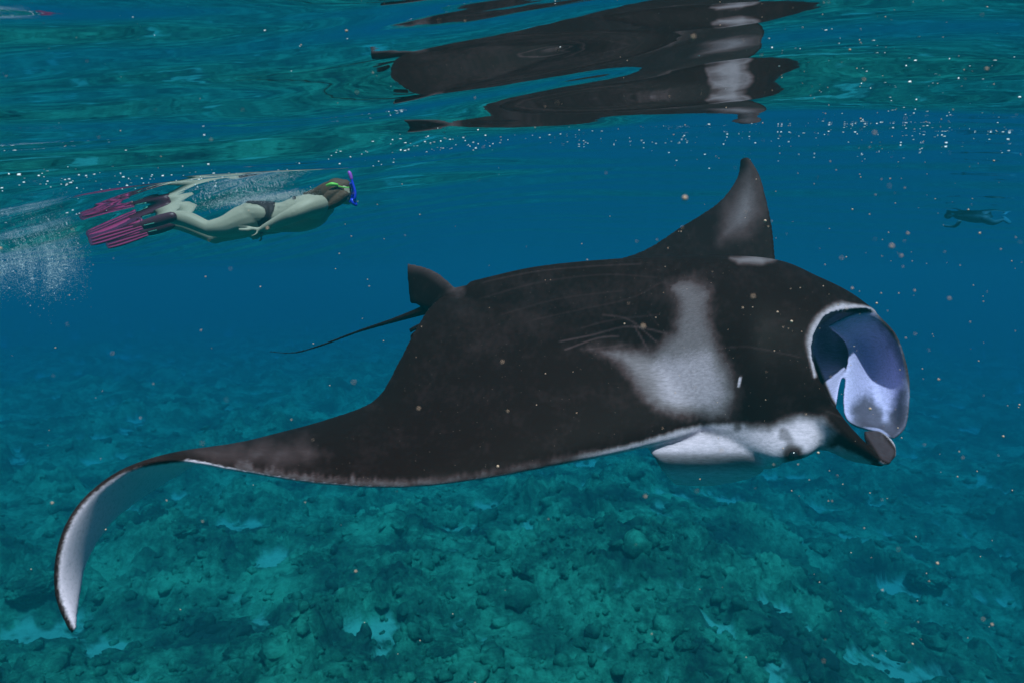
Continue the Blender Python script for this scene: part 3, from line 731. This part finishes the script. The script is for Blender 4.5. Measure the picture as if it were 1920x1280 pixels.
T2(dv, [(1802,410,DD+.2),(1792,424,DD+.1),(1772,424,DD)], [4.5,3.5,3])
div = empty('person', P(1830, 400, DD)); tag(div, 'faint distant diver in a haze-tinted dark wetsuit with cyan fins', 'person')
link('body', remesh(dv, 'body', .02, 3), M_wet, div)
for rows in ([[(1866,380,DD+.1),(1868,384,DD+.1),(1866,390,DD+.1)],[(1882,384,DD),(1882,390,DD),(1880,396,DD)],[(1902,389,DD),(1901,394,DD),(1898,398,DD)]],
             [[(1876,406,DD-.2),(1880,408,DD-.2),(1880,414,DD-.2)],[(1886,408,DD-.2),(1888,412,DD-.2),(1886,418,DD-.2)],[(1896,417,DD-.2),(1895,419,DD-.2),(1892,421,DD-.2)]]):
    g_ = Vol(); g_.sheet([[P(*q) for q in r_] for r_ in rows], .012, 10, 8); part('swim_fin', g_, M_cyan, div)

# ------------------------------------------------------------------ bubbles, foam specks, drifting plankton
def spheres(name, C_, Rd, m, label, sub=1, squash=None):
    V0, F0 = ico(sub) if sub else (np.array([(1,0,0),(-1,0,0),(0,1,0),(0,-1,0),(0,0,1),(0,0,-1)], float), np.array([(0,2,4),(2,1,4),(1,3,4),(3,0,4),(2,0,5),(1,2,5),(3,1,5),(0,3,5)]))
    C_ = np.asarray(C_); n = len(C_); Rd = np.asarray(Rd)
    A = np.ones((n, 1, 3)) if squash is None else np.asarray(squash)[:, None, :]
    V = (V0[None] * Rd[:, None, None] * A + C_[:, None, :]).reshape(-1, 3)
    Fq = (F0[None] + (np.arange(n) * len(V0))[:, None, None]).reshape(-1, 3)
    o = link(name, from_np(name, V, Fq), m); tag(o, label, kind='stuff'); return o
M_bub = bpy.data.materials.new('bubble_white'); M_bub.use_nodes = True; b = M_bub.node_tree.nodes['Principled BSDF']
b.inputs['Base Color'].default_value = (.95, .95, .97, 1); b.inputs['Roughness'].default_value = .25; b.inputs['Alpha'].default_value = .8
M_foam = mat('foam_white', (.95, .95, .95), .3, .6)
M_pl = mat('plankton', (.75, .50, .36), .7, .2)
pts = []
def scat(n, fx, fy, smin, smax):
    for _ in range(n):
        px, py = fx(), fy(); 
        if py is None: continue
        p = hit_surface(px, py)
        if p is None: continue
        d = np.linalg.norm(p - np.array(CAM)); r = random.uniform(smin, smax) ** 1.0 * d / F
        pts.append((p - np.array([0, 0, r * .7]), r, (random.uniform(.9, 2.4), random.uniform(.8, 1.4), random.uniform(.35, .8))))
U, G_ = random.uniform, random.gauss
scat(70, lambda: U(0, 1920), lambda: U(10, 330), .5, 1.3)
scat(190, lambda: G_(1700, 170), lambda: U(60, 300), .4, 1.5)
scat(90, lambda: G_(820, 70), lambda: G_(262, 12), .4, 1.5)
scat(110, lambda: U(0, 420), lambda: G_(335, 14), .5, 1.6)
for x0, x1, y0, y1, n in ((1050, 1920, 262, 240, 150), (560, 1100, 296, 262, 80), (0, 560, 420, 310, 50)):
    for _ in range(n):
        px = U(x0, x1); k = (px - x0) / (x1 - x0); py = y0 + (y1 - y0) * k + G_(0, 11) + 9 * math.sin(px / 90)
        scat(1, lambda: px, lambda: py, .25, 1.2)
C_ = np.array([p[0] for p in pts]); spheres('foam_specks', C_, [p[1] for p in pts], M_foam, 'tiny white bubbles and foam specks floating at the surface', 1, [p[2] for p in pts])
bp_ = []; br = []
n_ = 600000; qx = rng.uniform(-200, 185, n_); qy = 448 + np.abs(rng.normal(0, 75, n_)); qd = rng.uniform(4.9, 6.3, n_)
den = .5 + 1.1 * fbm(qx / 34 + qd * 1.7, qy / 90, 3, 201) + .7 * fbm(qx / 9, qy / 14 + qd * 4, 3, 205)
den = den * (1 - sstep(90, 180, qx)) * (1 - sstep(480, 610, qy + 22 * np.sin(qx / 17))) ** 1.3
den *= 1 - .8 * sstep(455, 520, qy) * sstep(50, 75, qx) * (1 - sstep(75, 95, qx))
ok_ = np.nonzero(rng.random(n_) < np.clip(den, 0, 1) * .6)[0][:50000]
for k in ok_:
    bp_.append(P(qx[k], qy[k], qd[k])); br.append(U(.0009, .0024) if random.random() < .985 else U(.004, .007))
for _ in range(6000):
    k = random.betavariate(2.2, 2.2); px = 345 + 260 * k; py = 388 - 28 * k + G_(0, 5)
    bp_.append(P(px, py, U(5.05, 5.5))); br.append(U(.0010, .0026))
bp_ = np.array([tuple(p) for p in bp_]); hs = surf_h(bp_[:, 0], bp_[:, 1]); keep = bp_[:, 2] < hs - .012; bp_ = bp_[keep]; br = np.array(br)[keep]
spheres('bubbles', bp_, br, M_bub, 'cloud of fine bubbles kicked up behind the pink fins', 0)
pp = []; pr = []
for _ in range(520):
    px = U(-100, 2000) if random.random() < .55 else G_(1650, 180); py = U(-60, 1340) if random.random() < .5 else G_(420, 220)
    d = U(.45, 2.6); p = P(px, py, d)
    if p.z > surf_h(np.array([p.x]), np.array([p.y]))[0] - .03: continue
    pp.append(tuple(p)); pr.append((U(.5, 1.5) if random.random() < .93 else U(1.5, 3)) * d / F)
for px, py, d, r_ in ((1284, 372, .62, 9), (1206, 612, .5, 6), (1412, 556, .5, 5), (1672, 462, .5, 6), (1702, 438, .7, 4), (1598, 541, .8, 3.5), (942, 678, .6, 4), (785, 765, .6, 4), (952, 770, .7, 3), (1850, 130, .6, 5), (1640, 250, .5, 5), (1300, 70, .5, 6), (667, 1070, .8, 4), (98, 942, .8, 4), (1860, 1170, .8, 4), (1210, 930, .6, 4), (1690, 480, .6, 4), (1620, 150, .6, 4), (1780, 560, .6, 4), (1715, 545, .8, 3)):
    pp.append(tuple(P(px, py, d))); pr.append(r_ * .6 * d / F)
spheres('plankton', pp, pr, M_pl, 'drifting plankton specks in the water', 1)
